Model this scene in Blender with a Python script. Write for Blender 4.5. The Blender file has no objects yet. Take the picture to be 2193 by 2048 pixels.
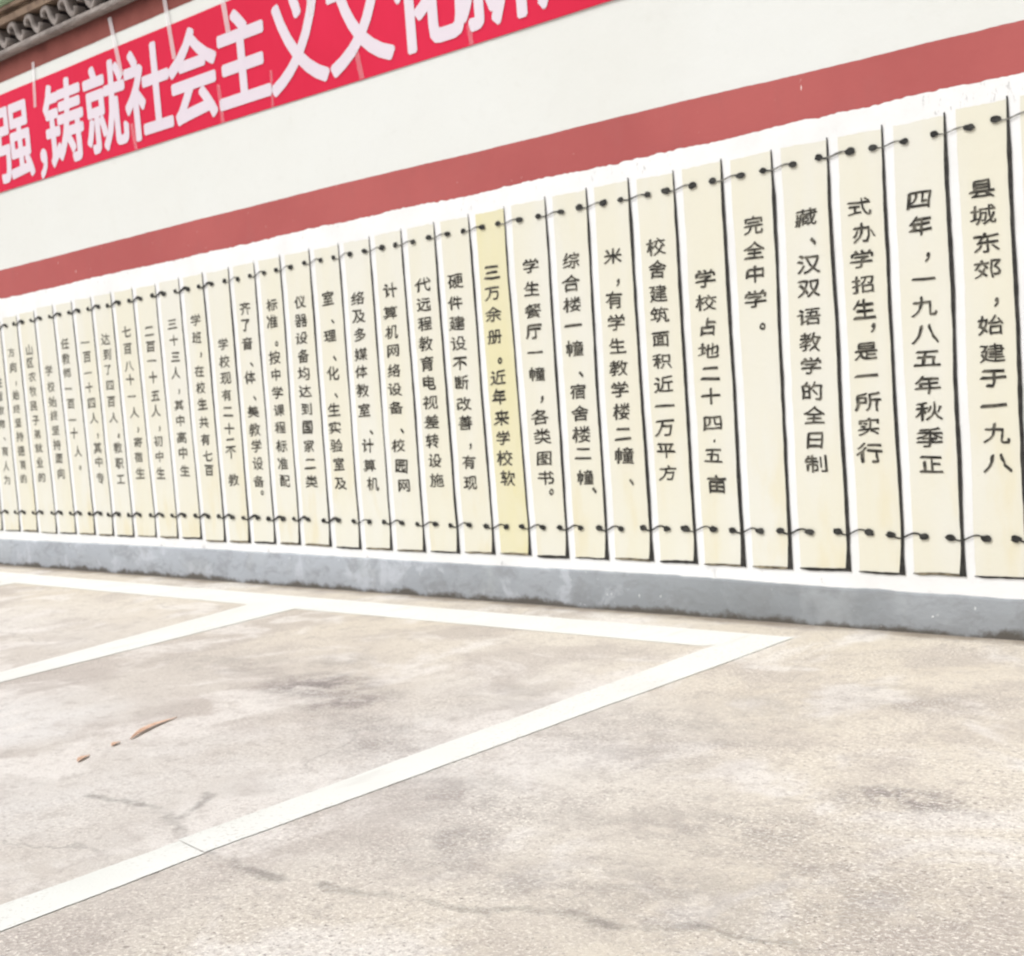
import bpy, bmesh, math, random
from mathutils import Matrix, Vector, noise

random.seed(7)
S = bpy.context.scene
COL = S.collection

# ------------------------------------------------------------------ camera
YAW, PITCH, ROLL = 0.7295, 0.0720, -0.0746
cam = bpy.data.cameras.new('camera')
cam.sensor_fit = 'HORIZONTAL'
cam.sensor_width = 36.0
cam.lens = 36.0 * 2800.0 / 2193.0
cam.clip_start = 0.05
cam.clip_end = 2000
cam.dof.use_dof = True            # hand-held phone that focused too near: everything is a little soft
cam.dof.focus_distance = 1.3
cam.dof.aperture_fstop = 16.0
co = bpy.data.objects.new('camera', cam)
COL.objects.link(co)
fw = Vector((-math.sin(YAW), math.cos(YAW), 0))
rt = Vector((math.cos(YAW), math.sin(YAW), 0))
up = Vector((0, 0, 1))
f2 = fw * math.cos(PITCH) - up * math.sin(PITCH)
u2 = up * math.cos(PITCH) + fw * math.sin(PITCH)
r3 = rt * math.cos(ROLL) + u2 * math.sin(ROLL)
u3 = -rt * math.sin(ROLL) + u2 * math.cos(ROLL)
m = Matrix((r3, u3, -f2)).transposed().to_4x4()
m.translation = (0, 0, 1.05)
co.matrix_world = m
S.camera = co

# ------------------------------------------------------------------ sky, sun, exposure
SUN_EL, SUN_AZ = math.radians(58), math.radians(205)   # high, behind the camera, veiled by cloud
w = bpy.data.worlds.new('World')
S.world = w
w.use_nodes = True
nt = w.node_tree
bg = nt.nodes['Background']
sky = nt.nodes.new('ShaderNodeTexSky')
sky.sky_type = 'NISHITA'
sky.sun_disc = False
sky.sun_elevation = SUN_EL
sky.sun_rotation = SUN_AZ
sky.air_density = 1.0
sky.dust_density = 6.0
sky.ozone_density = 1.0
hs = nt.nodes.new('ShaderNodeHueSaturation')           # overcast: most of the blue is gone
hs.inputs['Saturation'].default_value = 0.15
nt.links.new(sky.outputs[0], hs.inputs['Color'])
nt.links.new(hs.outputs[0], bg.inputs['Color'])
bg.inputs['Strength'].default_value = 0.10
sl = bpy.data.lights.new('sun', 'SUN')
sl.energy = 1.0
sl.angle = math.radians(25)
sl.color = (1.0, 0.985, 0.96)
so = bpy.data.objects.new('sun', sl)
COL.objects.link(so)
d = Vector((math.sin(SUN_AZ) * math.cos(SUN_EL), math.cos(SUN_AZ) * math.cos(SUN_EL), math.sin(SUN_EL)))
so.rotation_euler = d.to_track_quat('Z', 'Y').to_euler()
S.view_settings.view_transform = 'Standard'
S.view_settings.look = 'None'
S.view_settings.exposure = 0.60
S.view_settings.gamma = 1.0

# ------------------------------------------------------------------ helpers
def link(o, parent=None):
    COL.objects.link(o)
    if parent is not None:
        o.parent = parent
    return o

def mesh_obj(name, verts, faces, mat, parent=None, smooth=False):
    me = bpy.data.meshes.new(name)
    me.from_pydata(verts, [], faces)
    me.update()
    if mat: me.materials.append(mat)
    if smooth:
        for p in me.polygons: p.use_smooth = True
    return link(bpy.data.objects.new(name, me), parent)

def tag(o, label=None, cat=None, group=None, kind=None):
    for k, v in (('label', label), ('category', cat), ('group', group), ('kind', kind)):
        if v: o[k] = v

class MB:
    def __init__(s): s.v, s.f = [], []
    def quad(s, a, b, c, d):
        n = len(s.v); s.v += [a, b, c, d]; s.f.append((n, n+1, n+2, n+3))
    def box(s, x0, x1, y0, y1, z0, z1):
        n = len(s.v)
        s.v += [(x, y, z) for x in (x0, x1) for y in (y0, y1) for z in (z0, z1)]
        for q in ((0,1,3,2), (4,6,7,5), (0,4,5,1), (2,3,7,6), (0,2,6,4), (1,5,7,3)):
            s.f.append(tuple(n + i for i in q))
    def ribbon(s, lo, hi):                 # two matching polylines, joined by quads
        n = len(s.v); k = len(lo)
        s.v += list(lo) + list(hi)
        for i in range(k - 1):
            s.f.append((n+i, n+i+1, n+k+i+1, n+k+i))
    def build(s, name, mat, parent=None, smooth=False):
        return mesh_obj(name, s.v, s.f, mat, parent, smooth)

def lerp_table(t, x):
    if x <= t[0][0]: return t[0][1]
    for (a, b), (c, e) in zip(t, t[1:]):
        if x <= c: return b + (e - b) * (x - a) / (c - a)
    return t[-1][1]

def n1(x, seed=0.0):
    return noise.noise((x, seed * 7.31 + 0.37, seed * 3.17))

def brush(x, seed):                        # ragged edge left by a wide brush
    return 0.5 * n1(x * 2.2, seed) + 0.3 * n1(x * 9, seed + 1) + 0.25 * n1(x * 37, seed + 2) + 0.15 * n1(x * 110, seed + 3)

# ------------------------------------------------------------------ materials
class NT:
    def __init__(s, name):
        s.m = bpy.data.materials.new(name); s.m.use_nodes = True
        s.t = s.m.node_tree; s.b = s.t.nodes['Principled BSDF']
        s.geo = s.t.nodes.new('ShaderNodeNewGeometry').outputs['Position']
        s.sep = None
    def node(s, typ, **kw):
        n = s.t.nodes.new(typ)
        for k, v in kw.items(): setattr(n, k, v)
        return n
    def link(s, a, b): s.t.links.new(a, b)
    def put(s, sock, v):
        if hasattr(v, 'is_output'): s.link(v, sock)
        else: sock.default_value = v
    def math(s, op, a, b=0.0, c=None, clamp=False):
        n = s.node('ShaderNodeMath', operation=op, use_clamp=clamp)
        s.put(n.inputs[0], a); s.put(n.inputs[1], b)
        if c is not None: s.put(n.inputs[2], c)
        return n.outputs[0]
    def vmath(s, op, a, b):
        n = s.node('ShaderNodeVectorMath', operation=op)
        s.put(n.inputs[0], a); s.put(n.inputs[1], b)
        return n.outputs['Vector'] if op not in ('DOT_PRODUCT', 'LENGTH', 'DISTANCE') else n.outputs['Value']
    def noise(s, scale, detail=4, rough=0.55, dist=0.0, vec=None, stretch=None, color=False):
        v = vec if vec is not None else s.geo
        if stretch: v = s.vmath('MULTIPLY', v, stretch)
        n = s.node('ShaderNodeTexNoise')
        s.link(v, n.inputs['Vector'])
        n.inputs['Scale'].default_value = scale; n.inputs['Detail'].default_value = detail
        n.inputs['Roughness'].default_value = rough; n.inputs['Distortion'].default_value = dist
        return n.outputs['Color' if color else 'Fac']
    def ramp(s, fac, a, b, lo=0.0, hi=1.0, smooth=True):
        n = s.node('ShaderNodeMapRange')
        if smooth: n.interpolation_type = 'SMOOTHSTEP'
        s.put(n.inputs['Value'], fac)
        for k, v in (('From Min', a), ('From Max', b), ('To Min', lo), ('To Max', hi)): s.put(n.inputs[k], v)
        return n.outputs[0]
    def mix(s, fac, a, b, blend='MIX'):
        n = s.node('ShaderNodeMix', data_type='RGBA', blend_type=blend)
        s.put(n.inputs[0], fac)
        for i, v in ((6, a), (7, b)):
            s.put(n.inputs[i], v if hasattr(v, 'is_output') else (*v, 1.0))
        return n.outputs[2]
    def xyz(s):
        if s.sep is None:
            n = s.node('ShaderNodeSeparateXYZ'); s.link(s.geo, n.inputs[0]); s.sep = n.outputs
        return s.sep
    def done(s, col, rough=0.85, bump=None, strength=0.3, dist=0.004, spec=0.3):
        s.put(s.b.inputs['Base Color'], col if hasattr(col, 'is_output') else (*col, 1.0))
        s.put(s.b.inputs['Roughness'], rough)
        s.b.inputs['Specular IOR Level'].default_value = spec
        if bump is not None:
            n = s.node('ShaderNodeBump'); n.inputs['Strength'].default_value = strength
            n.inputs['Distance'].default_value = dist
            s.link(bump, n.inputs['Height']); s.link(n.outputs[0], s.b.inputs['Normal'])
        return s.m

def m_whitewash():
    t = NT('whitewash')
    c = t.mix(t.ramp(t.noise(0.9, 5, stretch=(1, 1, 0.6)), 0.35, 0.7), (0.705, 0.72, 0.70), (0.685, 0.695, 0.665))
    c = t.mix(t.ramp(t.noise(14, 6), 0.55, 0.8, 0, 0.35), c, (0.64, 0.645, 0.61))
    c = t.mix(t.ramp(t.noise(3.0, 5, stretch=(3, 1, 0.25)), 0.58, 0.8, 0, 0.3), c, (0.65, 0.65, 0.61))
    b = t.noise(6, 8, 0.6)
    return t.done(c, 0.9, b, 0.35, 0.01)

def m_white():
    t = NT('fresh_white_paint')
    c = t.mix(t.ramp(t.noise(4, 5), 0.4, 0.75), (0.80, 0.805, 0.81), (0.75, 0.755, 0.75))
    z = t.xyz()[2]
    zone = t.math('MULTIPLY', t.ramp(z, 1.86, 1.92), t.ramp(t.noise(1.6, 3), 0.44, 0.56))
    c = t.mix(t.math('MULTIPLY', zone, t.ramp(t.noise(26, 5, 0.7, stretch=(2.0, 1, 0.7)), 0.59, 0.68, 0, 0.5)), c, (0.2, 0.195, 0.19))
    low = t.math('MULTIPLY', t.ramp(z, 0.225, 0.185), t.ramp(t.noise(11, 5), 0.60, 0.68, 0, 0.55))
    c = t.mix(low, c, (0.30, 0.30, 0.31))
    return t.done(c, 0.85, t.noise(40, 6), 0.3, 0.004)

def m_red():
    t = NT('brick_red_paint')
    c = t.mix(t.ramp(t.noise(1.3, 5), 0.35, 0.7), (0.42, 0.104, 0.100), (0.375, 0.088, 0.086))
    c = t.mix(t.ramp(t.noise(9, 6, stretch=(1, 1, 0.5)), 0.5, 0.75, 0, 0.45), c, (0.37, 0.10, 0.098))
    c = t.mix(t.ramp(t.noise(34, 3, stretch=(1.5, 1, 0.5)), 0.735, 0.76, 0, 0.8), c, (0.78, 0.68, 0.65))
    return t.done(c, 0.8, t.noise(30, 6), 0.3, 0.004)

def m_brown():
    t = NT('shaded_red_paint')
    c = t.mix(t.ramp(t.noise(2.5, 5), 0.35, 0.7), (0.245, 0.070, 0.056), (0.19, 0.048, 0.038))  # the red band's paint, darkened to carry the shade of the eaves
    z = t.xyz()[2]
    coping_shade = t.math('ADD', z, t.math('MULTIPLY', t.math('SUBTRACT', t.noise(5, 6, 0.65), 0.5), 0.09))   # shade under the coping put into the colour, with a ragged edge
    c = t.mix(t.ramp(coping_shade, 3.435, 3.50, 0, 0.8), c, (0.085, 0.022, 0.017))
    c = t.mix(t.ramp(t.noise(30, 3), 0.74, 0.76, 0, 0.8), c, (0.6, 0.4, 0.36))
    return t.done(c, 0.75, t.noise(30, 6), 0.3, 0.004)

def m_plinth():
    t = NT('grey_plinth_paint')
    c = t.mix(t.ramp(t.noise(1.6, 6), 0.35, 0.68), (0.245, 0.262, 0.275), (0.315, 0.335, 0.355))
    x = t.xyz()[0]; z = t.xyz()[2]
    far = t.ramp(x, -3.0, -6.0)                       # the older, paler coat is at the far end
    c = t.mix(t.math('MULTIPLY', far, 0.6), c, (0.42, 0.45, 0.50))
    pale = t.ramp(t.noise(5.5, 6, 0.6, 0.6), 0.53, 0.65, 0, 0.55)
    c = t.mix(t.math('MULTIPLY', pale, t.ramp(x, -2.6, -4.0)), c, (0.50, 0.525, 0.57))
    c = t.mix(t.ramp(t.noise(7, 7, 0.7, 0.5, stretch=(1, 1, 1.6)), 0.47, 0.64, 0, 0.48), c, (0.215, 0.222, 0.228))
    c = t.mix(t.ramp(t.noise(2.7, 5, 0.6), 0.52, 0.66, 0, 0.4), c, (0.40, 0.42, 0.435))
    c = t.mix(t.ramp(t.noise(42, 2, stretch=(1.6, 1, 0.8)), 0.72, 0.75, 0, 0.85), c, (0.85, 0.86, 0.86))
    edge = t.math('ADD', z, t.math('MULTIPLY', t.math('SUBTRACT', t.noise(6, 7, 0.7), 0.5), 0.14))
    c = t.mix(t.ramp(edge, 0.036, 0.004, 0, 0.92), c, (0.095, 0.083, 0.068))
    return t.done(c, 0.85, t.noise(26, 8, 0.65), 0.6, 0.006)

def m_slip(name, a, b, stain):
    t = NT(name)
    c = t.mix(t.ramp(t.noise(1.9, 3, stretch=(2.2, 1, 0.5)), 0.35, 0.68), a, b)
    z = t.xyz()[2]
    lo = t.math('MULTIPLY', t.ramp(z, 1.1, 0.25), t.ramp(t.noise(2.6, 4, stretch=(2.5, 1, 0.8)), 0.48, 0.72, 0, 0.8))
    c = t.mix(lo, c, stain)
    c = t.mix(t.ramp(t.noise(70, 3), 0.70, 0.74, 0, 0.25), c, (0.6, 0.55, 0.42))
    return t.done(c, 0.8, t.noise(50, 5), 0.25, 0.003)

def m_ink(name, a, b, faded=None):
    t = NT(name)
    c = t.mix(t.ramp(t.noise(38, 4, stretch=(1, 1, 1.6)), 0.38, 0.72), a, b)
    if faded:                                         # the far columns are older and have weathered thin
        k = t.math('MULTIPLY', t.ramp(t.xyz()[0], -5.2, -8.4, 0, 0.75), t.ramp(t.noise(16, 5, 0.7), 0.36, 0.62, 0.25, 1.0))
        c = t.mix(k, c, faded)
    return t.done(c, 0.6)

def m_banner(name, a, b, rough):
    t = NT(name)
    c = t.mix(t.ramp(t.noise(1.2, 4), 0.35, 0.7), a, b)
    return t.done(c, rough, t.noise(5, 3, stretch=(1.5, 1, 0.4)), 0.25, 0.02, 0.15)

def m_tape(name, k):
    t = NT(name)
    tr = t.node('ShaderNodeBsdfTransparent')
    mx = t.node('ShaderNodeMixShader')
    out = t.t.nodes['Material Output']
    t.done((0.85, 0.82, 0.84), 0.25, None)
    mx.inputs[0].default_value = k
    t.link(tr.outputs[0], mx.inputs[1]); t.link(t.b.outputs[0], mx.inputs[2]); t.link(mx.outputs[0], out.inputs['Surface'])
    return t.m

def m_stone(name, a, b, scale=8):
    t = NT(name)
    c = t.mix(t.ramp(t.noise(scale, 6, 0.6), 0.35, 0.7), a, b)
    c = t.mix(t.ramp(t.noise(scale * 4, 4), 0.55, 0.75, 0, 0.5), c, tuple(q * 0.45 for q in b))
    return t.done(c, 0.85, t.noise(scale * 6, 6), 0.5, 0.006)

def m_glaze():
    t = NT('green_glaze')
    c = t.mix(t.ramp(t.noise(7, 4), 0.35, 0.7), (0.33, 0.47, 0.30), (0.16, 0.24, 0.13))
    return t.done(c, 0.3, t.noise(12, 3), 0.2, 0.004, 0.5)

def m_leaf():
    t = NT('dry_leaf')
    c = t.mix(t.ramp(t.noise(30, 5), 0.35, 0.7), (0.68, 0.48, 0.36), (0.55, 0.36, 0.25))
    return t.done(c, 0.7, t.noise(60, 4), 0.4, 0.002)

def m_road_paint():
    t = NT('road_paint')
    c = t.mix(t.ramp(t.noise(3, 5), 0.4, 0.75), (0.660, 0.672, 0.645), (0.625, 0.636, 0.602))
    worn = t.math('MULTIPLY', t.ramp(t.noise(75, 4, 0.7), 0.54, 0.66, 0, 0.7), t.ramp(t.noise(2.3, 4), 0.42, 0.60, 0.15, 1.0))
    c = t.mix(worn, c, (0.46, 0.43, 0.39))
    c = t.mix(t.ramp(t.noise(4.5, 5, stretch=(3, 0.6, 1)), 0.56, 0.72, 0, 0.35), c, (0.50, 0.48, 0.45))
    return t.done(c, 0.8, t.noise(150, 4), 0.35, 0.002)

def m_concrete():
    t = NT('worn_concrete')
    x, y, z = t.xyz()
    warp = t.noise(2.2, 4, color=True)
    wv = t.vmath('ADD', t.geo, t.vmath('MULTIPLY', t.vmath('SUBTRACT', warp, (0.5, 0.5, 0.5)), (0.30, 0.30, 0.0)))
    big = t.noise(0.55, 4, vec=wv)
    c = t.mix(t.ramp(big, 0.40, 0.60), (0.60, 0.585, 0.565), (0.50, 0.465, 0.425))
    # the near left is a paler, greyer pour; to the right and towards the wall it is sandier
    sand = t.math('ADD', t.ramp(x, -2.9, -1.4), t.ramp(y, 2.6, 4.3))
    c = t.mix(t.math('MULTIPLY', t.math('MINIMUM', sand, 1.0), 0.72), c, (0.565, 0.508, 0.415))
    c = t.mix(t.ramp(t.noise(1.7, 6, 0.6, vec=wv), 0.46, 0.62, 0, 0.62), c, (0.37, 0.328, 0.302))
    c = t.mix(t.ramp(t.noise(2.3, 6, 0.6, 0.5), 0.50, 0.62, 0, 0.70), c, (0.66, 0.635, 0.605))
    # dark oil and damp stains where they lie
    acc = None
    for sx, sy, rx, ry, k in ((-3.70, 3.02, .30, .22, 1.0), (-3.42, 2.90, .24, .18, .9), (-3.15, 2.72, .28, .16, .6), (-3.95, 3.35, .22, .2, .45), (-2.11, 2.09, .13, .12, .8), (-1.36, 2.82, .20, .14, 1.0),
                              (-2.20, 2.85, .40, .25, .45), (-1.90, 2.40, .45, .22, .4), (-1.55, 2.05, .35, .2, .5), (-2.10, 3.42, .35, .25, .35),
                              (-2.95, 2.55, .30, .16, .55), (-1.75, 3.72, .3, .2, .35), (-2.35, 2.35, .5, .25, .5), (-1.62, 2.45, .4, .25, .55), (-2.25, 3.15, .5, .3, .4), (-1.25, 2.25, .3, .2, .5), (-4.4, 3.1, .5, .25, .4), (-1.85, 2.0, .5, .12, .5), (-2.9, 3.2, .35, .3, .3)):
        v = t.vmath('MULTIPLY', t.vmath('SUBTRACT', wv, (sx, sy, 0.0)), (1 / rx, 1 / ry, 0.0))
        s_ = t.ramp(t.vmath('LENGTH', v, (0, 0, 0)), 1.25, 0.15, 0, k)
        acc = s_ if acc is None else t.math('MAXIMUM', acc, s_)
    acc = t.math('MULTIPLY', acc, t.ramp(t.noise(9, 6, 0.7), 0.38, 0.58, 0.2, 1.0))
    c = t.mix(acc, c, (0.205, 0.182, 0.178))
    # cracks: distance to short straight runs, roughened by noise
    cw = t.vmath('ADD', t.geo, t.vmath('MULTIPLY', t.vmath('SUBTRACT', t.noise(11, 6, 0.7, color=True), (0.5, 0.5, 0.5)), (0.09, 0.09, 0.0)))
    paths = (((-2.20, 1.735), (-2.068, 1.762), (-1.954, 1.804), (-1.819, 1.814), (-1.739, 1.877), (-1.639, 1.909), (-1.514, 1.91), (-1.386, 1.989), (-1.162, 2.01)),
             ((-3.30, 1.83), (-3.201, 1.846), (-3.043, 1.875), (-2.886, 1.828), (-2.761, 1.771), (-2.613, 1.729), (-2.482, 1.719), (-2.30, 1.712)),
             ((-2.886, 1.828), (-2.92, 1.93), (-2.999, 2.02)))
    dmin = None
    for pth in paths:
        for a, b in zip(pth, pth[1:]):
            ax, ay = a; dx, dy = b[0] - ax, b[1] - ay; L2 = dx * dx + dy * dy
            rel = t.vmath('SUBTRACT', cw, (ax, ay, 0.0))
            h = t.math('DIVIDE', t.vmath('DOT_PRODUCT', rel, (dx, dy, 0.0)), L2, clamp=True)
            cb = t.node('ShaderNodeCombineXYZ'); t.put(cb.inputs[0], t.math('MULTIPLY', h, dx)); t.put(cb.inputs[1], t.math('MULTIPLY', h, dy))
            dd = t.vmath('LENGTH', t.vmath('MULTIPLY', t.vmath('SUBTRACT', rel, cb.outputs[0]), (1, 1, 0)), (0, 0, 0))
            dmin = dd if dmin is None else t.math('MINIMUM', dmin, dd)
    k = t.math('MULTIPLY', t.ramp(dmin, 0.026, 0.002), t.ramp(t.noise(8, 6, 0.7), 0.38, 0.62, 0.08, 0.55))
    # hairline crazing
    vo = t.node('ShaderNodeTexVoronoi', feature='DISTANCE_TO_EDGE'); vo.inputs['Scale'].default_value = 0.75
    t.link(t.vmath('ADD', wv, t.vmath('MULTIPLY', t.noise(8, 4, color=True), (0.12, 0.12, 0))), vo.inputs['Vector'])
    hc = t.math('MULTIPLY', t.ramp(vo.outputs['Distance'], 0.007, 0.001), t.ramp(t.noise(1.4, 3), 0.52, 0.66, 0, 0.4))
    c = t.mix(hc, c, (0.20, 0.185, 0.175))
    # grain: sand, pits and pale chips, coarser where the skin of the slab has worn away
    worn = t.ramp(t.noise(1.3, 5, 0.6, vec=wv), 0.34, 0.60, 0.22, 1.0)
    worn = t.math('MULTIPLY', worn, t.ramp(x, -3.6, -2.2, 0.6, 1.0))
    c = t.mix(t.math('MULTIPLY', worn, t.ramp(t.noise(58, 5, 0.8), 0.47, 0.62, 0, 0.56)), c, (0.300, 0.253, 0.228))
    c = t.mix(t.math('MULTIPLY', worn, t.ramp(t.noise(92, 4, 0.8), 0.50, 0.62, 0, 0.75)), c, (0.80, 0.768, 0.70))
    c = t.mix(t.math('MULTIPLY', worn, t.ramp(t.noise(70, 2), 0.61, 0.69, 0, 0.65)), c, (0.19, 0.17, 0.155))
    c = t.mix(t.ramp(t.noise(15, 6, 0.75), 0.50, 0.66, 0, 0.42), c, (0.31, 0.275, 0.255))
    c = t.mix(k, c, (0.13, 0.12, 0.113))
    # soil collected along the foot of the wall
    ed = t.math('ADD', y, t.math('MULTIPLY', t.math('SUBTRACT', t.noise(4, 6, 0.65), 0.5), 0.22))
    c = t.mix(t.ramp(ed, 4.50, 4.62, 0, 0.85), c, (0.20, 0.165, 0.13))
    bp = t.math('ADD', t.noise(30, 8, 0.7), t.math('MULTIPLY', t.noise(140, 3), 0.5))
    return t.done(c, 0.9, bp, 0.55, 0.008)

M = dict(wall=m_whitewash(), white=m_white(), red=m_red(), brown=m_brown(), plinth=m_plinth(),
         slip=m_slip('cream_paint', (0.698, 0.678, 0.568), (0.702, 0.693, 0.622), (0.685, 0.63, 0.45)),
         yellow=m_slip('yellowed_paint', (0.685, 0.652, 0.465), (0.68, 0.638, 0.40), (0.665, 0.61, 0.31)),
         ink=m_ink('black_ink', (0.018, 0.017, 0.016), (0.045, 0.042, 0.038)),
         text=m_ink('lettering_ink', (0.030, 0.028, 0.024), (0.16, 0.15, 0.12), (0.34, 0.33, 0.28)),
         cord=m_ink('cord_ink', (0.016, 0.016, 0.015), (0.055, 0.055, 0.050)),
         thread=m_ink('thin_cord_ink', (0.06, 0.06, 0.055), (0.30, 0.29, 0.26)),
         shade=m_ink('brown_ink', (0.10, 0.085, 0.06), (0.30, 0.26, 0.18)),
         banner=m_banner('red_banner_cloth', (0.635, 0.018, 0.062), (0.59, 0.015, 0.052), 0.6),
         letter=m_banner('banner_lettering', (0.70, 0.635, 0.695), (0.67, 0.60, 0.665), 0.5),
         tape=m_tape('cloudy_tape', 0.48), film=m_tape('clear_tape', 0.16), stone=m_stone('weathered_grey_tile', (0.30, 0.265, 0.245), (0.19, 0.163, 0.15)),
         rail=m_stone('brown_tile_course', (0.24, 0.17, 0.12), (0.13, 0.085, 0.06)),
         recess=m_stone('shaded_recess', (0.045, 0.034, 0.038), (0.025, 0.019, 0.023)),  # near black, so the colour itself carries the deep shade behind the openwork
         glaze=m_glaze(), leaf=m_leaf(), paint=m_road_paint(), concrete=m_concrete())

# ------------------------------------------------------------------ lettering from the built-in font
fc = bpy.data.curves.new('glyph_source', 'FONT')
fc.size = 1.0; fc.resolution_u = 3
fo = bpy.data.objects.new('glyph_source', fc)
COL.objects.link(fo)
_glyphs = {}
def glyph(ch, off):
    if (ch, off) not in _glyphs:
        fc.body = ch; fc.offset = off
        dg = bpy.context.evaluated_depsgraph_get(); dg.update()
        me = bpy.data.meshes.new_from_object(fo.evaluated_get(dg))
        vs = [(v.co.x, v.co.y) for v in me.vertices]
        if ch in '，、。·' and vs:                       # punctuation is centred on its own mark
            cx = (min(p[0] for p in vs) + max(p[0] for p in vs)) / 2; cy = (min(p[1] for p in vs) + max(p[1] for p in vs)) / 2
        else:
            cx, cy = 0.5, 0.37
        _glyphs[(ch, off)] = ([(a - cx, b - cy) for a, b in vs], [tuple(p.vertices) for p in me.polygons])
        bpy.data.meshes.remove(me)
    return _glyphs[(ch, off)]

_fine = {}
def fine_glyph(ch):
    """the same character with every face cut in four, so its edges can waver like brushwork"""
    if ch not in _fine:
        vs, fs = glyph(ch, 0.0); vs = list(vs); mid = {}; out = []
        def m_(a, b):
            k = (min(a, b), max(a, b))
            if k not in mid:
                mid[k] = len(vs); vs.append(((vs[a][0] + vs[b][0]) / 2, (vs[a][1] + vs[b][1]) / 2))
            return mid[k]
        for f in fs:
            if len(f) == 3:
                a, b, c = f; ab, bc, ca = m_(a, b), m_(b, c), m_(c, a)
                out += [(a, ab, ca), (ab, b, bc), (ca, bc, c), (ab, bc, ca)]
            else:
                ms = [m_(f[q], f[(q + 1) % len(f)]) for q in range(len(f))]
                n = len(vs); vs.append((sum(vs[q][0] for q in f) / len(f), sum(vs[q][1] for q in f) / len(f)))
                for q in range(len(f)): out.append((f[q], ms[q], n, ms[q - 1]))
        _fine[ch] = (vs, out)
    return _fine[ch]

def put_glyph(mb, ch, nib, x, z, ex, ez, y, shear=0.0, slope=0.0, wob=0.0, yfun=None):
    """one character gone over several times, shifted along the offsets in nib, as a flat brush thickens strokes"""
    vs, fs = fine_glyph(ch) if wob else glyph(ch, 0.0)
    sd = random.random() * 50
    pts = []
    for a, b in vs:
        if wob:
            a, b = (a + wob * noise.noise((a * 2.7, b * 2.7, sd)) + 0.55 * wob * noise.noise((a * 9, b * 9, sd + 3)),
                    b + wob * noise.noise((a * 2.7, b * 2.7, sd + 9)) + 0.55 * wob * noise.noise((a * 9, b * 9, sd + 6)))
        pts.append((a, b))
    for k, (ox, oz) in enumerate(nib):
        n = len(mb.v)
        sx_ = (1.07, 1.02, 1.0, 0.97)[k] if wob else 1.0      # the ends of long strokes flare
        for a, b in pts:
            a = a * sx_ + ox; b += oz
            px = x + ex * (a + shear * b); pz = z + ez * (b + slope * a)
            mb.v.append((px, (yfun(px, pz) if yfun else y) - k * 0.00012, pz))
        mb.f += [tuple(n + i for i in f) for f in fs]
ROUND = [(0.028 * math.cos(2 * math.pi * (k + .5) / 8), 0.026 * math.sin(2 * math.pi * (k + .5) / 8)) for k in range(8)]
FLAT = [(-0.014, -0.030), (-0.004, -0.010), (0.004, 0.010), (0.014, 0.030)]

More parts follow.
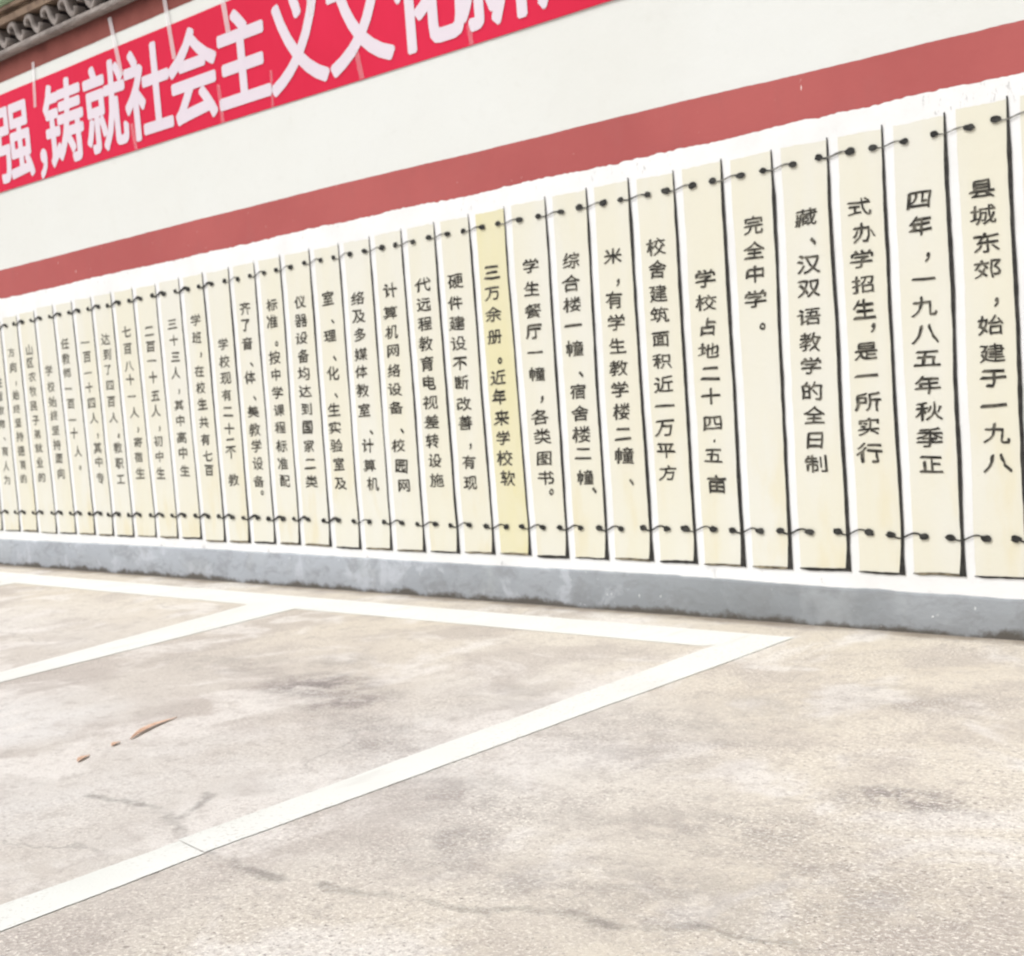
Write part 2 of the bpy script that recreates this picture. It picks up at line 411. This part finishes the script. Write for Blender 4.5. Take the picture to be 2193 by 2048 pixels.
TEXT = {
 1: ('县城东郊，始建于一九八', [-1818,1610,-1818,1518,-1810,1420,-1811,1328,-1785,1209,-1809,1130,-1809,1030,-1808,942,-1811,843,-1806,744,-1808,640]),
 2: ('四年，一九八五年秋季正', [-2050,1606,-2050,1511,-2028,1396,-2050,1318,-2050,1219,-2050,1120,-2050,1029,-2053,931,-2053,834,-2055,736,-2055,637]),
 3: ('式办学招生，是一所实行', [-2285,1613,-2273,1515,-2287,1419,-2285,1323,-2287,1229,-2255,1158,-2288,1073,-2292,978,-2292,880,-2294,786,-2296,685]),
 4: ('藏、汉双语教学的全日制', [-2509,1605,-2484,1511,-2509,1425,-2513,1333,-2520,1223,-2522,1124,-2524,1032,-2527,932,-2522,837,-2525,741,-2525,646]),
 5: ('完全中学。', [-2743,1608,-2746,1507,-2749,1413,-2753,1314,-2729,1203]),
 6: ('学校占地二十四·五亩', [-2985,1421,-2989,1322,-2988,1223,-2990,1124,-2988,1030,-2993,935,-2993,824,-2990,750,-2998,689,-2991,567]),
 7: ('校舍建筑面积近一万平方', [-3220,1580,-3221,1485,-3224,1384,-3224,1293,-3227,1193,-3226,1096,-3226,997,-3230,906,-3235,813,-3237,715,-3235,617]),
 8: ('米，有学生教学楼二幢、', [-3449,1569,-3431,1452,-3458,1379,-3455,1280,-3458,1178,-3460,1082,-3461,988,-3460,891,-3460,793,-3462,696,-3431,579]),
 9: ('综合楼一幢、宿舍楼二幢、', [-3683,1577,-3692,1477,-3694,1381,-3696,1287,-3698,1184,-3671,1068,-3696,992,-3693,892,-3694,797,-3692,711,-3689,601,-3642,543]),
 10: ('学生餐厅一幢，各类图书。', [-3921,1580,-3925,1475,-3928,1375,-3931,1281,-3933,1184,-3931,1084,-3911,966,-3931,886,-3925,796,-3925,693,-3923,601,-3895,536]),
 11: ('三万余册。近年来学校软', [-4164,1578,-4169,1481,-4173,1382,-4176,1277,-4155,1162,-4174,1082,-4176,991,-4171,890,-4170,794,-4171,698,-4161,601]),
 12: ('硬件建设不断改善，有现', [-4405,1563,-4415,1459,-4416,1360,-4417,1263,-4416,1167,-4416,1072,-4413,968,-4411,875,-4388,759,-4407,682,-4408,581]),
 13: ('代远程教育电视差转设施', [-4629,1569,-4633,1473,-4634,1376,-4641,1278,-4642,1179,-4641,1084,-4641,986,-4642,888,-4648,792,-4642,694,-4639,595]),
 14: ('计算机网络设备、校园网', [-4865,1565,-4877,1454,-4879,1356,-4880,1262,-4886,1159,-4891,1065,-4892,970,-4860,850,-4897,776,-4887,671,-4879,571]),
 15: ('络及多媒体教室、计算机', [-5114,1549,-5117,1458,-5119,1362,-5125,1260,-5132,1170,-5135,1071,-5134,967,-5093,850,-5129,781,-5128,676,-5116,579]),
 16: ('室、理、化、生实验室及', [-5349,1572,-5325,1449,-5356,1374,-5333,1253,-5357,1175,-5347,1056,-5374,980,-5379,884,-5378,787,-5372,687,-5371,583]),
 17: ('仪器设备均达到国家二类', [-5579,1576,-5585,1476,-5593,1381,-5591,1283,-5598,1189,-5602,1091,-5601,993,-5607,895,-5609,791,-5611,693,-5612,595]),
 18: ('标准。按中学课程标准配', [-5823,1583,-5833,1491,-5811,1367,-5840,1292,-5841,1196,-5841,1096,-5842,997,-5844,900,-5846,796,-5849,697,-5845,600]),
 19: ('齐了音、体、美教学设备。', [-6067,1586,-6076,1494,-6075,1387,-6051,1267,-6078,1195,-6050,1076,-6077,1000,-6077,896,-6074,801,-6075,701,-6082,598,-6059,533]),
 20: ('学校现有二十二个教', [-6302,1401,-6305,1301,-6306,1205,-6312,1106,-6314,1010,-6317,909,-6316,826,-6321,769,-6319,608]),
 21: ('学班，在校生共有七百', [-6549,1563,-6554,1460,-6528,1356,-6559,1260,-6561,1162,-6559,1064,-6561,956,-6561,853,-6553,753,-6552,668]),
 22: ('三十三人，其中高中生', [-6793,1560,-6791,1463,-6790,1362,-6803,1264,-6785,1151,-6800,1069,-6801,974,-6803,872,-6803,777,-6802,667]),
 23: ('二百一十五人，初中生', [-7043,1539,-7044,1445,-7046,1355,-7049,1253,-7043,1139,-7053,1046,-7030,933,-7057,856,-7059,760,-7064,654]),
 24: ('七百八十一人，寄宿生', [-7297,1554,-7302,1450,-7306,1340,-7306,1253,-7307,1147,-7294,1045,-7269,934,-7286,855,-7293,761,-7292,657]),
 25: ('达到了四百人。教职工', [-7546,1527,-7544,1429,-7551,1333,-7544,1232,-7549,1127,-7542,1021,-7499,903,-7524,826,-7523,726,-7525,622]),
 26: ('一百一十四人，其中专', [-7792,1525,-7789,1432,-7795,1325,-7798,1230,-7786,1127,-7779,1027,-7749,910,-7768,830,-7767,737,-7770,629]),
 27: ('任教师一百一十人。', [-8048,1537,-8053,1436,-8056,1341,-8059,1235,-8046,1136,-8050,1024,-8042,935,-8017,813,-8008,703]),
 28: ('学校始终坚持面向', [-8290,1372,-8283,1262,-8281,1159,-8278,1064,-8278,963,-8279,864,-8269,771,-8263,667]),
 29: ('山区农牧民子弟就业的', [-8525,1530,-8531,1442,-8522,1343,-8530,1244,-8539,1142,-8532,1042,-8529,944,-8530,847,-8535,744,-8528,641]),
 30: ('方向，始终坚持德育的', [-8778,1531,-8771,1427,-8753,1310,-8774,1230,-8782,1132,-8782,1033,-8778,934,-8781,832,-8773,734,-8786,633]),
 31: ('主旨教师、育人为', [-8993,1330,-9007,1230,-9016,1131,-9018,1030,-8999,923,-9013,835,-9020,728,-9025,627]),
}

# ------------------------------------------------------------------ ground
D = 4.631                                    # the wall's face
gm = MB()
gm.quad((-300, -300, 0), (300, -300, 0), (300, 300, 0), (-300, 300, 0))
ground = gm.build('ground', M['concrete']); tag(ground, kind='structure')

def paint_line(pts_a, pts_b, step=0.012, seed=0.0, zz=0.0012):
    """two edges of a painted line, given end to end; slightly ragged"""
    a0, a1 = Vector(pts_a[0]), Vector(pts_a[1]); b0, b1 = Vector(pts_b[0]), Vector(pts_b[1])
    n = max(2, int((a1 - a0).length / step)); lo, hi = [], []
    for i in range(n + 1):
        u = i / n
        p, q = a0.lerp(a1, u), b0.lerp(b1, u); dd = (q - p).normalized()
        s = u * (a1 - a0).length
        p = p + dd * 0.009 * brush(s, seed); q = q + dd * 0.009 * brush(s, seed + 5)
        lo.append((p.x, p.y, zz)); hi.append((q.x, q.y, zz))
    mb = MB(); mb.ribbon(lo, hi)
    return mb
paint_line(((-14.0, 4.098), (-2.775, 4.118)), ((-14.0, 4.392), (-2.525, 4.383)), seed=1).build('parking_line', M['paint'], ground)
cross = [((-2.737, 1.745), (-2.739, 4.16), (-2.606, 1.728), (-2.526, 4.375)),
         ((-2.733, -2.2), (-2.731, 1.742), (-2.585, -2.2), (-2.598, 1.722)),
         ((-5.235, 2.4), (-5.600, 4.15), (-5.060, 2.4), (-5.210, 4.15)),
         ((-5.16, -1.5), (-5.2345, 2.398), (-5.00, -1.5), (-5.0598, 2.398)),
         ((-8.20, -1.5), (-8.215, 4.15), (-8.045, -1.5), (-8.057, 4.15))]
for k, (a0, a1, b0, b1) in enumerate(cross):
    paint_line((a0, a1), (b0, b1), seed=3 + k * 2, zz=0.0020).build('parking_line', M['paint'], ground)

# ------------------------------------------------------------------ wall
XL, XR = -14.0, 3.0
body = MB()
body.box(XL, XR, D, D + 0.26, -0.2, 3.53)
wall = body.build('boundary_wall', M['wall']); wall['kind'] = 'thing'
tag(wall, 'white boundary wall painted with a brick red band and a bamboo slip text', 'wall')

def band(name, mat, ylo, x0, x1, flo, fhi, step=0.012, parent=None):
    n = int((x1 - x0) / step); lo, hi = [], []
    for i in range(n + 1):
        x = x0 + (x1 - x0) * i / n
        lo.append((x, ylo, flo(x))); hi.append((x, ylo, fhi(x)))
    mb = MB(); mb.ribbon(lo, hi)
    return mb.build(name, mat, parent or wall)

T_PL = [(-9.238, .191), (-6.824, .192), (-5.39, .184), (-4.257, .177), (-3.252, .174), (-2.418, .156), (-1.74, .148), (0, .14)]
T_BB = [(-8.876, 1.912), (-6.8, 1.937), (-4.768, 1.956), (-3.453, 1.961), (-1.656, 1.98), (0, 1.99)]
T_BT = [(-8.834, 2.112), (-7.2, 2.132), (-5.682, 2.147), (-3.437, 2.151), (-1.648, 2.154)]
pl_top = lambda x: lerp_table(T_PL, x) + 0.006 * brush(x, 11)
pm = MB(); n = int((XR - XL) / 0.015); rows = []
for i in range(n + 1):
    x = XL + (XR - XL) * i / n; zt = pl_top(x) + 0.012 * max(0, n1(x * 6, 90) - 0.25)
    rows.append([(x, D - 0.001, zt), (x, D - 0.007, zt - 0.002), (x, D - 0.010, zt - 0.012), (x, D - 0.012 - 0.006 * n1(x * 1.5, 91), 0.06), (x, D - 0.014 - 0.010 * n1(x * 5, 92), -0.05)])
k = len(rows[0])
for r in rows: pm.v += r
for i in range(n):
    for j in range(k - 1):
        pm.f.append((i*k + j, i*k + j + 1, (i+1)*k + j + 1, (i+1)*k + j))
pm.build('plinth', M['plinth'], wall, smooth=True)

band('red_band', M['red'], D - 0.002, XL, XR, lambda x: lerp_table(T_BB, x) - 0.03, lambda x: lerp_table(T_BT, x) + 0.0045 * brush(x, 21) + 0.003 * n1(x * 1.1, 22))
def field_top(x):
    b = lerp_table(T_BB, x) + 0.012 * brush(x, 31) + 0.004 * n1(x * 45, 32)
    g = n1(x * 14, 33)
    return b + (0.008 * (g - 0.25) if g > 0.25 else 0.0)
band('white_panel', M['white'], D - 0.004, XL, XR, lambda x: lerp_table(T_PL, x) - 0.02, field_top, 0.006)
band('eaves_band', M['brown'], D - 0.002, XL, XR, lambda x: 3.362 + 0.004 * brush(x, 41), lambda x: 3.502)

# ------------------------------------------------------------------ coping along the top of the wall
coping = MB()                                     # ledge with a rounded nose
prof = [(0.0, 3.500), (-0.045, 3.500), (-0.055, 3.505), (-0.060, 3.513), (-0.060, 3.528), (-0.055, 3.538), (-0.045, 3.543), (0.13, 3.545)]
n = 420
for i in range(n + 1):
    x = XL + (XR - XL) * i / n
    for j, (py, pz) in enumerate(prof):
        jit = 0.005 * n1(x * 9 + j * 5, 51) + 0.004 * n1(x * 30, 52)
        coping.v.append((x, D + py + (jit if py < -0.04 else 0), pz + (jit if py < 0 else 0)))
k = len(prof)
for i in range(n):
    for j in range(k - 1):
        coping.f.append((i*k + j, (i+1)*k + j, (i+1)*k + j + 1, i*k + j + 1))
cop = coping.build('coping', M['stone'], wall)
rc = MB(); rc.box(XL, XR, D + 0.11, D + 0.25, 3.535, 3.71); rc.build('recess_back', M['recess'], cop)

def catmull(p, n):
    out = []
    q = [p[0]] + list(p) + [p[-1]]
    for i in range(1, len(q) - 2):
        for s in range(n):
            t = s / n; a, b, c, e = q[i-1], q[i], q[i+1], q[i+2]
            out.append(tuple(0.5 * (2*b[k] + (c[k]-a[k])*t + (2*a[k]-5*b[k]+4*c[k]-e[k])*t*t + (3*b[k]-a[k]-3*c[k]+e[k])*t**3) for k in (0, 1, 2)))
    out.append(tuple(q[-1]))
    return out
S_PTS = [(-.048, .088, .010), (-.058, .114, .015), (-.034, .138, .019), (.004, .136, .021), (.022, .106, .016), (.036, .072, .014), (.058, .040, .017), (.094, .020, .021), (.124, .040, .016), (.122, .068, .010)]
def scroll(mb, x0, z0, y0, y1, sc):
    c = catmull(S_PTS, 5); fr = []
    for i, (x, z, r) in enumerate(c):
        a = c[max(0, i-1)]; b = c[min(len(c)-1, i+1)]
        tx, tz = b[0]-a[0], b[1]-a[1]; L = math.hypot(tx, tz) or 1; nx, nz = -tz/L, tx/L
        fr.append([(x0 + sc*(x + nx*r*k), y, z0 + sc*(z + nz*r*k)) for k, y in ((-1, y1), (-1, y0 + .014), (-.6, y0), (.6, y0), (1, y0 + .014), (1, y1))])
    n = len(mb.v); k = 6
    for f in fr: mb.v += f
    for i in range(len(fr) - 1):
        for j in range(k - 1):
            mb.f.append((n+i*k+j, n+i*k+j+1, n+(i+1)*k+j+1, n+(i+1)*k+j))
    mb.f.append(tuple(n + j for j in range(k))); e = n + (len(fr)-1)*k; mb.f.append(tuple(e + k-1-j for j in range(k)))
sm = MB()
x = XL + 0.07
while x < XR - 0.1:
    scroll(sm, x + 0.004 * n1(x * 7, 61), 3.540, D - 0.048, D + 0.03, 1.0 + 0.03 * n1(x * 5, 62))
    x += 0.2185
sm.build('scrollwork', M['stone'], cop, smooth=False)
rl = MB()
rl.box(XL, XR, D - 0.058, D + 0.25, 3.698, 3.742)
rl.box(XL, XR, D - 0.035, D + 0.25, 3.744, 3.772)
rl.box(XL, XR, D - 0.075, D + 0.25, 3.774, 3.800)
rl.build('rail', M['rail'], cop)
gz = MB()                                          # half-round green glazed roll and a sloped cap behind it
prof = [(-0.02, 3.802)] + [(-0.045 - 0.055 * math.cos(a), 3.840 + 0.042 * math.sin(a)) for a in [math.radians(q) for q in range(-60, 121, 20)]] + [(0.0, 3.91), (0.13, 3.98), (0.26, 3.91), (0.40, 3.84), (0.40, 3.80)]
n = 160
for i in range(n + 1):
    x = XL + (XR - XL) * i / n
    for j, (py, pz) in enumerate(prof): gz.v.append((x, D + py, pz + 0.003 * n1(x * 4, 63)))
k = len(prof)
for i in range(n):
    for j in range(k - 1):
        gz.f.append((i*k + j, (i+1)*k + j, (i+1)*k + j + 1, i*k + j + 1))
gz.build('glazed_cap', M['glaze'], cop, smooth=True)

# ------------------------------------------------------------------ painted bamboo slips
SEP = {-2: (-1.235, 1.918, -1.245, .222), -1: (-1.475, 1.914, -1.485, .225), 0: (-1.715, 1.911, -1.717, .228), 1: (-1.94, 1.898, -1.952, .23), 2: (-2.179, 1.898, -2.186, .226), 3: (-2.402, 1.892, -2.411, .231), 4: (-2.644, 1.888, -2.666, .229),
 5: (-2.876, 1.892, -2.885, .231), 6: (-3.108, 1.884, -3.12, .235), 7: (-3.342, 1.889, -3.347, .238), 8: (-3.572, 1.883, -3.595, .235), 9: (-3.811, 1.88, -3.824, .235), 10: (-4.062, 1.871, -4.053, .241),
 11: (-4.288, 1.87, -4.285, .239), 12: (-4.523, 1.865, -4.524, .236), 13: (-4.755, 1.862, -4.762, .235), 14: (-4.991, 1.856, -5.008, .238), 15: (-5.232, 1.851, -5.255, .236), 16: (-5.471, 1.853, -5.494, .245),
 17: (-5.719, 1.85, -5.757, .247), 18: (-5.953, 1.845, -5.979, .247), 19: (-6.191, 1.836, -6.215, .245), 20: (-6.443, 1.834, -6.454, .245), 21: (-6.686, 1.831, -6.693, .256), 22: (-6.936, 1.824, -6.938, .256),
 23: (-7.192, 1.825, -7.178, .257), 24: (-7.439, 1.821, -7.434, .254), 25: (-7.68, 1.819, -7.672, .255), 26: (-7.918, 1.815, -7.901, .257), 27: (-8.165, 1.817, -8.145, .257), 28: (-8.416, 1.797, -8.398, .255),
 29: (-8.659, 1.790, -8.659, .262), 30: (-8.90, 1.770, -8.909, .260), 31: (-9.15, 1.765, -9.167, .262), 32: (-9.40, 1.76, -9.41, .262)}
T_UK = [(-9.0, 1.722), (-8.564, 1.729), (-6.35, 1.756), (-5.396, 1.779), (-4.2, 1.796), (-3.631, 1.80), (-2.5, 1.817), (-1.994, 1.826), (-1.768, 1.838)]
T_LK = [(-9.049, .394), (-6.59, .390), (-4.98, .379), (-4.226, .368), (-3.265, .378), (-2.448, .379), (-2.0, .364), (-1.85, .366)]

def sep_x(i, z):
    xt, zt, xb, zb = SEP[i]
    u = (z - zb) / (zt - zb)
    return xb + (xt - xb) * u + 0.0045 * n1(z * 2.6, 100 + i) + 0.0015 * n1(z * 13, 140 + i)

def blob(mb, x, z, rx, rz, y, seed):
    n = len(mb.v); k = 14
    mb.v.append((x, y, z))
    for j in range(k):
        a = 2 * math.pi * j / k; r = 1 + 0.42 * n1(math.cos(a) * 1.3 + math.sin(a) * 2.1 + seed * 9.7, seed)
        mb.v.append((x + rx * r * math.cos(a), y, z + rz * r * math.sin(a)))
    for j in range(k): mb.f.append((n, n + 1 + j, n + 1 + (j + 1) % k))

def stroke(mb, pts, y):                            # pts: (x, z, half width)
    lo, hi = [], []
    for i, (x, z, r) in enumerate(pts):
        a = pts[max(0, i-1)]; b = pts[min(len(pts)-1, i+1)]
        tx, tz = b[0]-a[0], b[1]-a[1]; L = math.hypot(tx, tz) or 1
        lo.append((x + tz/L*r, y, z - tx/L*r)); hi.append((x - tz/L*r, y, z + tx/L*r))
    mb.ribbon(lo, hi)

Y_SLIP, Y_TEXT, Y_INK, Y_CORD, Y_KNOT = D - 0.0060, D - 0.0080, D - 0.0082, D - 0.0100, D - 0.0116
for i in range(-2, 32):
    xt, zt, xb, zb = SEP[i]
    yellow = (i == 10)
    gap = 0.043
    top = zt - 0.021; bot = zb
    # cream field
    lo, hi = [], []
    nz = 70
    for q in range(nz + 1):
        z = bot + (top - bot) * q / nz
        xl = sep_x(i + 1, z) + gap + 0.004 * n1(z * 3, 200 + i) + 0.002 * n1(z * 25, 240 + i)
        lo.append((xl, Y_SLIP, z)); hi.append((sep_x(i, z) - 0.002, Y_SLIP, z))
    mb = MB(); mb.ribbon(lo, hi)
    # ragged brushed head
    nx = 24; a, b = [], []
    for q in range(nx + 1):
        x = lo[-1][0] + (hi[-1][0] - lo[-1][0]) * q / nx
        a.append((x, Y_SLIP, top)); b.append((x, Y_SLIP, top + 0.006 + 0.012 * brush(x, 70 + i) + 0.004))
    mb.ribbon(a, b)
    slip = mb.build('bamboo_slip', M['yellow'] if yellow else M['slip'], wall)
    if yellow: slip['label'] = 'slip yellowed far deeper than its neighbours'
    # right border stroke with a flared foot, and the stroke along the bottom
    mb = MB(); pts = []
    wt = 0.0056 + 0.0020 * n1(i * 1.7, 300)
    if i < 8: wt += 0.0016
    if i > 20: wt *= 0.68
    for q in range(81):
        z = zt + (zb - 0.008 - zt) * q / 80
        u = q / 80
        r = wt * (0.35 + 0.65 * min(1, u * 9)) * (1 + 0.28 * n1(z * 5, 310 + i) + 0.2 * n1(z * 22, 311 + i))
        if i > 13: r *= 1 - 0.42 * math.exp(-((u - 0.62) / 0.22) ** 2)
        if u > 0.93: r += 0.0065 * ((u - 0.93) / 0.07) ** 1.5
        sx = sep_x(i, max(z, zb))
        pts.append((sx - (0.005 * ((u - 0.93) / 0.07) if u > 0.93 else 0), z, r))
    stroke(mb, pts, Y_INK)
    outline = mb.build('border_line', M['ink'], slip)
    mb = MB(); pts = []
    xl = lo[0][0] - 0.004; xr = sep_x(i, zb) - 0.010
    wb = 0.0052 + 0.003 * n1(i * 2.3, 320)
    for q in range(41):
        u = q / 40
        pts.append((xl + (xr - xl) * u, zb - 0.003 + 0.003 * n1(u * 3, 330 + i), wb * (0.35 + 0.65 * min(1, u * 5)) * (1 + 0.3 * n1(u * 9, 340 + i))))
    stroke(mb, pts, Y_INK + 0.0004)
    mb.build('bottom_line', M['ink'] if (i % 3 == 0 or i in (8, 12, 2)) else M['shade'], slip)
    # cord ties across the border to the next slip
    for row, tab in ((0, T_UK), (1, T_LK)):
        zc = lerp_table(tab, sep_x(i, 1.0)) + 0.004 * n1(i * 3.3, 350 + row)
        sx = sep_x(i, zc)
        xa = sx - 0.040 + 0.010 * n1(i * 5.1, 360 + row); xe = sx + 0.090 + 0.012 * n1(i * 4.1, 362 + row)
        za = zc + 0.004 * n1(i * 6.1, 364 + row); ze = zc + 0.004 * n1(i * 7.1, 366 + row)
        brushy = (row == 1 and i >= 16) or (row == 0 and i >= 20)
        mb = MB(); pts = []
        r0 = 0.0066 if brushy else 0.0030 + 0.0014 * n1(i * 2.9, 368 + row)
        for q in range(29):
            u = q / 28
            x = xa + (xe - xa) * u; z = za + (ze - za) * u + (-0.011 * math.sin(u * 2 * math.pi) if row or i > 14 else -0.006 * math.sin(u * 2 * math.pi))
            r = r0 * (1 + 0.35 * n1(u * 6, 370 + i + row * 50))
            if brushy: r *= 0.65 + 0.9 * u * u
            pts.append((x, z, r))
        stroke(mb, pts, Y_CORD)
        tie = mb.build('cord_tie', M['cord'] if (brushy or row == 1) else M['thread'], slip)
        rr = 0.0150 + 0.0022 * n1(i * 8.3, 380 + row)
        for q, (kx, kz, kr) in enumerate(((xa, za, 1.25 + 0.3 * n1(i * 1.9, 371 + row)), (xe, ze, 1.55 if brushy else 1.35 + 0.3 * n1(i * 2.3, 373 + row)))):
            kb = MB(); blob(kb, kx, kz, rr * kr, rr * 0.86, Y_KNOT, 390 + i + row * 40 + q * 5)
            kb.build('cord_knot', M['cord'], slip)
    # the column of writing
    if i + 1 in TEXT:
        chars, cs = TEXT[i + 1]
        mb = MB()
        for q, ch in enumerate(chars):
            X, Z = cs[2*q] / 1000, cs[2*q + 1] / 1000
            mark = ch in '，、。·'
            ex, ez = (0.085, 0.085) if mark else (0.101 * (1 + 0.08 * random.uniform(-1, 1)), 0.073 * (1 + 0.08 * random.uniform(-1, 1)))
            kb_ = random.uniform(0.85, 1.30) * min(1.0, (36.0 / max(1, len(glyph(ch, 0.0)[0]))) ** 0.8)
            put_glyph(mb, ch, [(p * kb_, q_ * kb_) for p, q_ in FLAT], X, Z, ex, ez, Y_TEXT, shear=random.uniform(-.02, .09), slope=random.uniform(-.05, .05), wob=0.02 if mark else 0.044)
        mb.build('lettering', M['text'], slip)

# ------------------------------------------------------------------ slogan banner
def ripple(x, z):
    return D - 0.0065 - 0.0030 * n1(x * 1.1, 401) - 0.0007 * n1(x * 4.5 + z * 1.5, 402) - 0.0015 * n1(z * 1.4 + x * 0.3, 403)
BX0, BX1 = -11.2, -1.2
mb = MB(); nx, nz = 420, 20
bt = lambda x: 3.279 + 0.004 * n1(x * 0.9, 405)
bb = lambda x: 2.637 + 0.004 * n1(x * 0.8, 406)
for i in range(nx + 1):
    x = BX0 + (BX1 - BX0) * i / nx
    for j in range(nz + 1):
        z = bb(x) + (bt(x) - bb(x)) * j / nz
        mb.v.append((x, ripple(x, z), z))
for i in range(nx):
    for j in range(nz):
        a = i * (nz + 1) + j
        mb.f.append((a, a + nz + 1, a + nz + 2, a + 1))
banner = mb.build('slogan_banner', M['banner'])
sd = banner.modifiers.new('cloth', 'SOLIDIFY'); sd.thickness = 0.0012
tag(banner, 'long red slogan banner with white characters taped along the top of the wall', 'banner')
mb = MB()
BAN = [('文', -10.76), ('化', -10.28), ('自', -9.80), ('信', -9.39), ('自', -8.93), ('强', -8.447), ('铸', -7.792), ('就', -7.297), ('社', -6.825), ('会', -6.365), ('主', -5.900),
       ('义', -5.424), ('文', -4.935), ('化', -4.447), ('新', -4.015), ('辉', -3.525), ('煌', -3.045)]
yf = lambda x, z: ripple(x, z) - 0.0022
for ch, x in BAN:
    put_glyph(mb, ch, ROUND, x, 2.947, 0.495, 0.560, 0, yfun=yf)
put_glyph(mb, '，', ROUND, -8.085, 2.735, 0.40, 0.50, 0, yfun=yf)
mb.build('lettering', M['letter'], banner)
def tape(p, q, wd, seed):
    pts = []
    for k in range(9):
        u = k / 8; pts.append((p[0] + (q[0] - p[0]) * u, p[1] + (q[1] - p[1]) * u, wd * (1 + 0.12 * n1(u * 4, seed))))
    t = MB(); lo, hi = [], []
    for (x, z, r) in pts:
        y = ripple(x, min(z, 3.279)) - 0.0042
        lo.append((x - r, y, z)); hi.append((x + r, y, z))
    t.ribbon(lo, hi)
    t.build('tape_strip', M['tape'] if p[1] > 3.2 else M['film'], banner)
for k, (p, q, wd) in enumerate([((-8.095, 3.40), (-8.125, 3.11), .018), ((-7.150, 3.465), (-7.075, 3.10), .021), ((-6.571, 3.47), (-6.522, 3.08), .020), ((-6.035, 3.42), (-5.995, 3.11), .022), ((-5.32, 3.42), (-5.288, 3.03), .022),
                                ((-7.020, 2.80), (-6.994, 2.637), .018), ((-6.128, 2.85), (-6.116, 2.637), .016), ((-5.655, 2.83), (-5.666, 2.637), .010), ((-4.972, 2.79), (-4.943, 2.637), .018), ((-4.19, 2.73), (-4.182, 2.637), .014)]):
    tape(p, q, wd, 410 + k)

# ------------------------------------------------------------------ fallen leaves
def leaf(a, b, wid, lift, label, bits=18):
    a, b = Vector((a[0], a[1], 0)), Vector((b[0], b[1], 0)); d = b - a; L = d.length; d /= L; s = Vector((-d.y, d.x, 0))
    vs, fs = [], []; k = 7
    for i in range(bits + 1):
        u = i / bits
        wv = wid * (math.sin(math.pi * min(1, u * 1.02 + 0.0)) ** 0.8) * (1 + 0.25 * n1(u * 5, wid * 100)) + 0.0006
        c = a + d * (L * u) + s * (0.10 * L * math.sin(u * 2.6) - 0.02 * L)
        for j in range(k):
            w_ = (j / (k - 1)) * 2 - 1
            z = 0.003 + lift * (w_ * w_) * (0.5 + 0.5 * math.sin(u * 5)) + 0.35 * lift * abs(math.sin(u * 3.0)) + 0.002 * n1(u * 12 + w_ * 3, 420)
            vs.append(tuple(c + s * (wv * w_)) [:2] + (max(0.002, z),))
    for i in range(bits):
        for j in range(k - 1):
            fs.append((i*k + j, i*k + j + 1, (i+1)*k + j + 1, (i+1)*k + j))
    o = mesh_obj('fallen_leaf', vs, fs, M['leaf'], smooth=True)
    md = o.modifiers.new('blade', 'SOLIDIFY'); md.thickness = 0.0012
    tag(o, label, 'leaf', 'dry leaves on the concrete')
leaf((-3.722, 2.226), (-3.815, 2.478), 0.0125, 0.006, 'long curled brown leaf, the largest on the concrete between the white lines')
leaf((-3.640, 1.995), (-3.672, 2.058), 0.010, 0.004, 'small reddish brown leaf scrap farthest from the long curled leaf')
leaf((-3.702, 2.150), (-3.722, 2.195), 0.009, 0.004, 'tiny pale brown leaf scrap close to the tip of the long curled leaf')

bpy.data.objects.remove(fo)
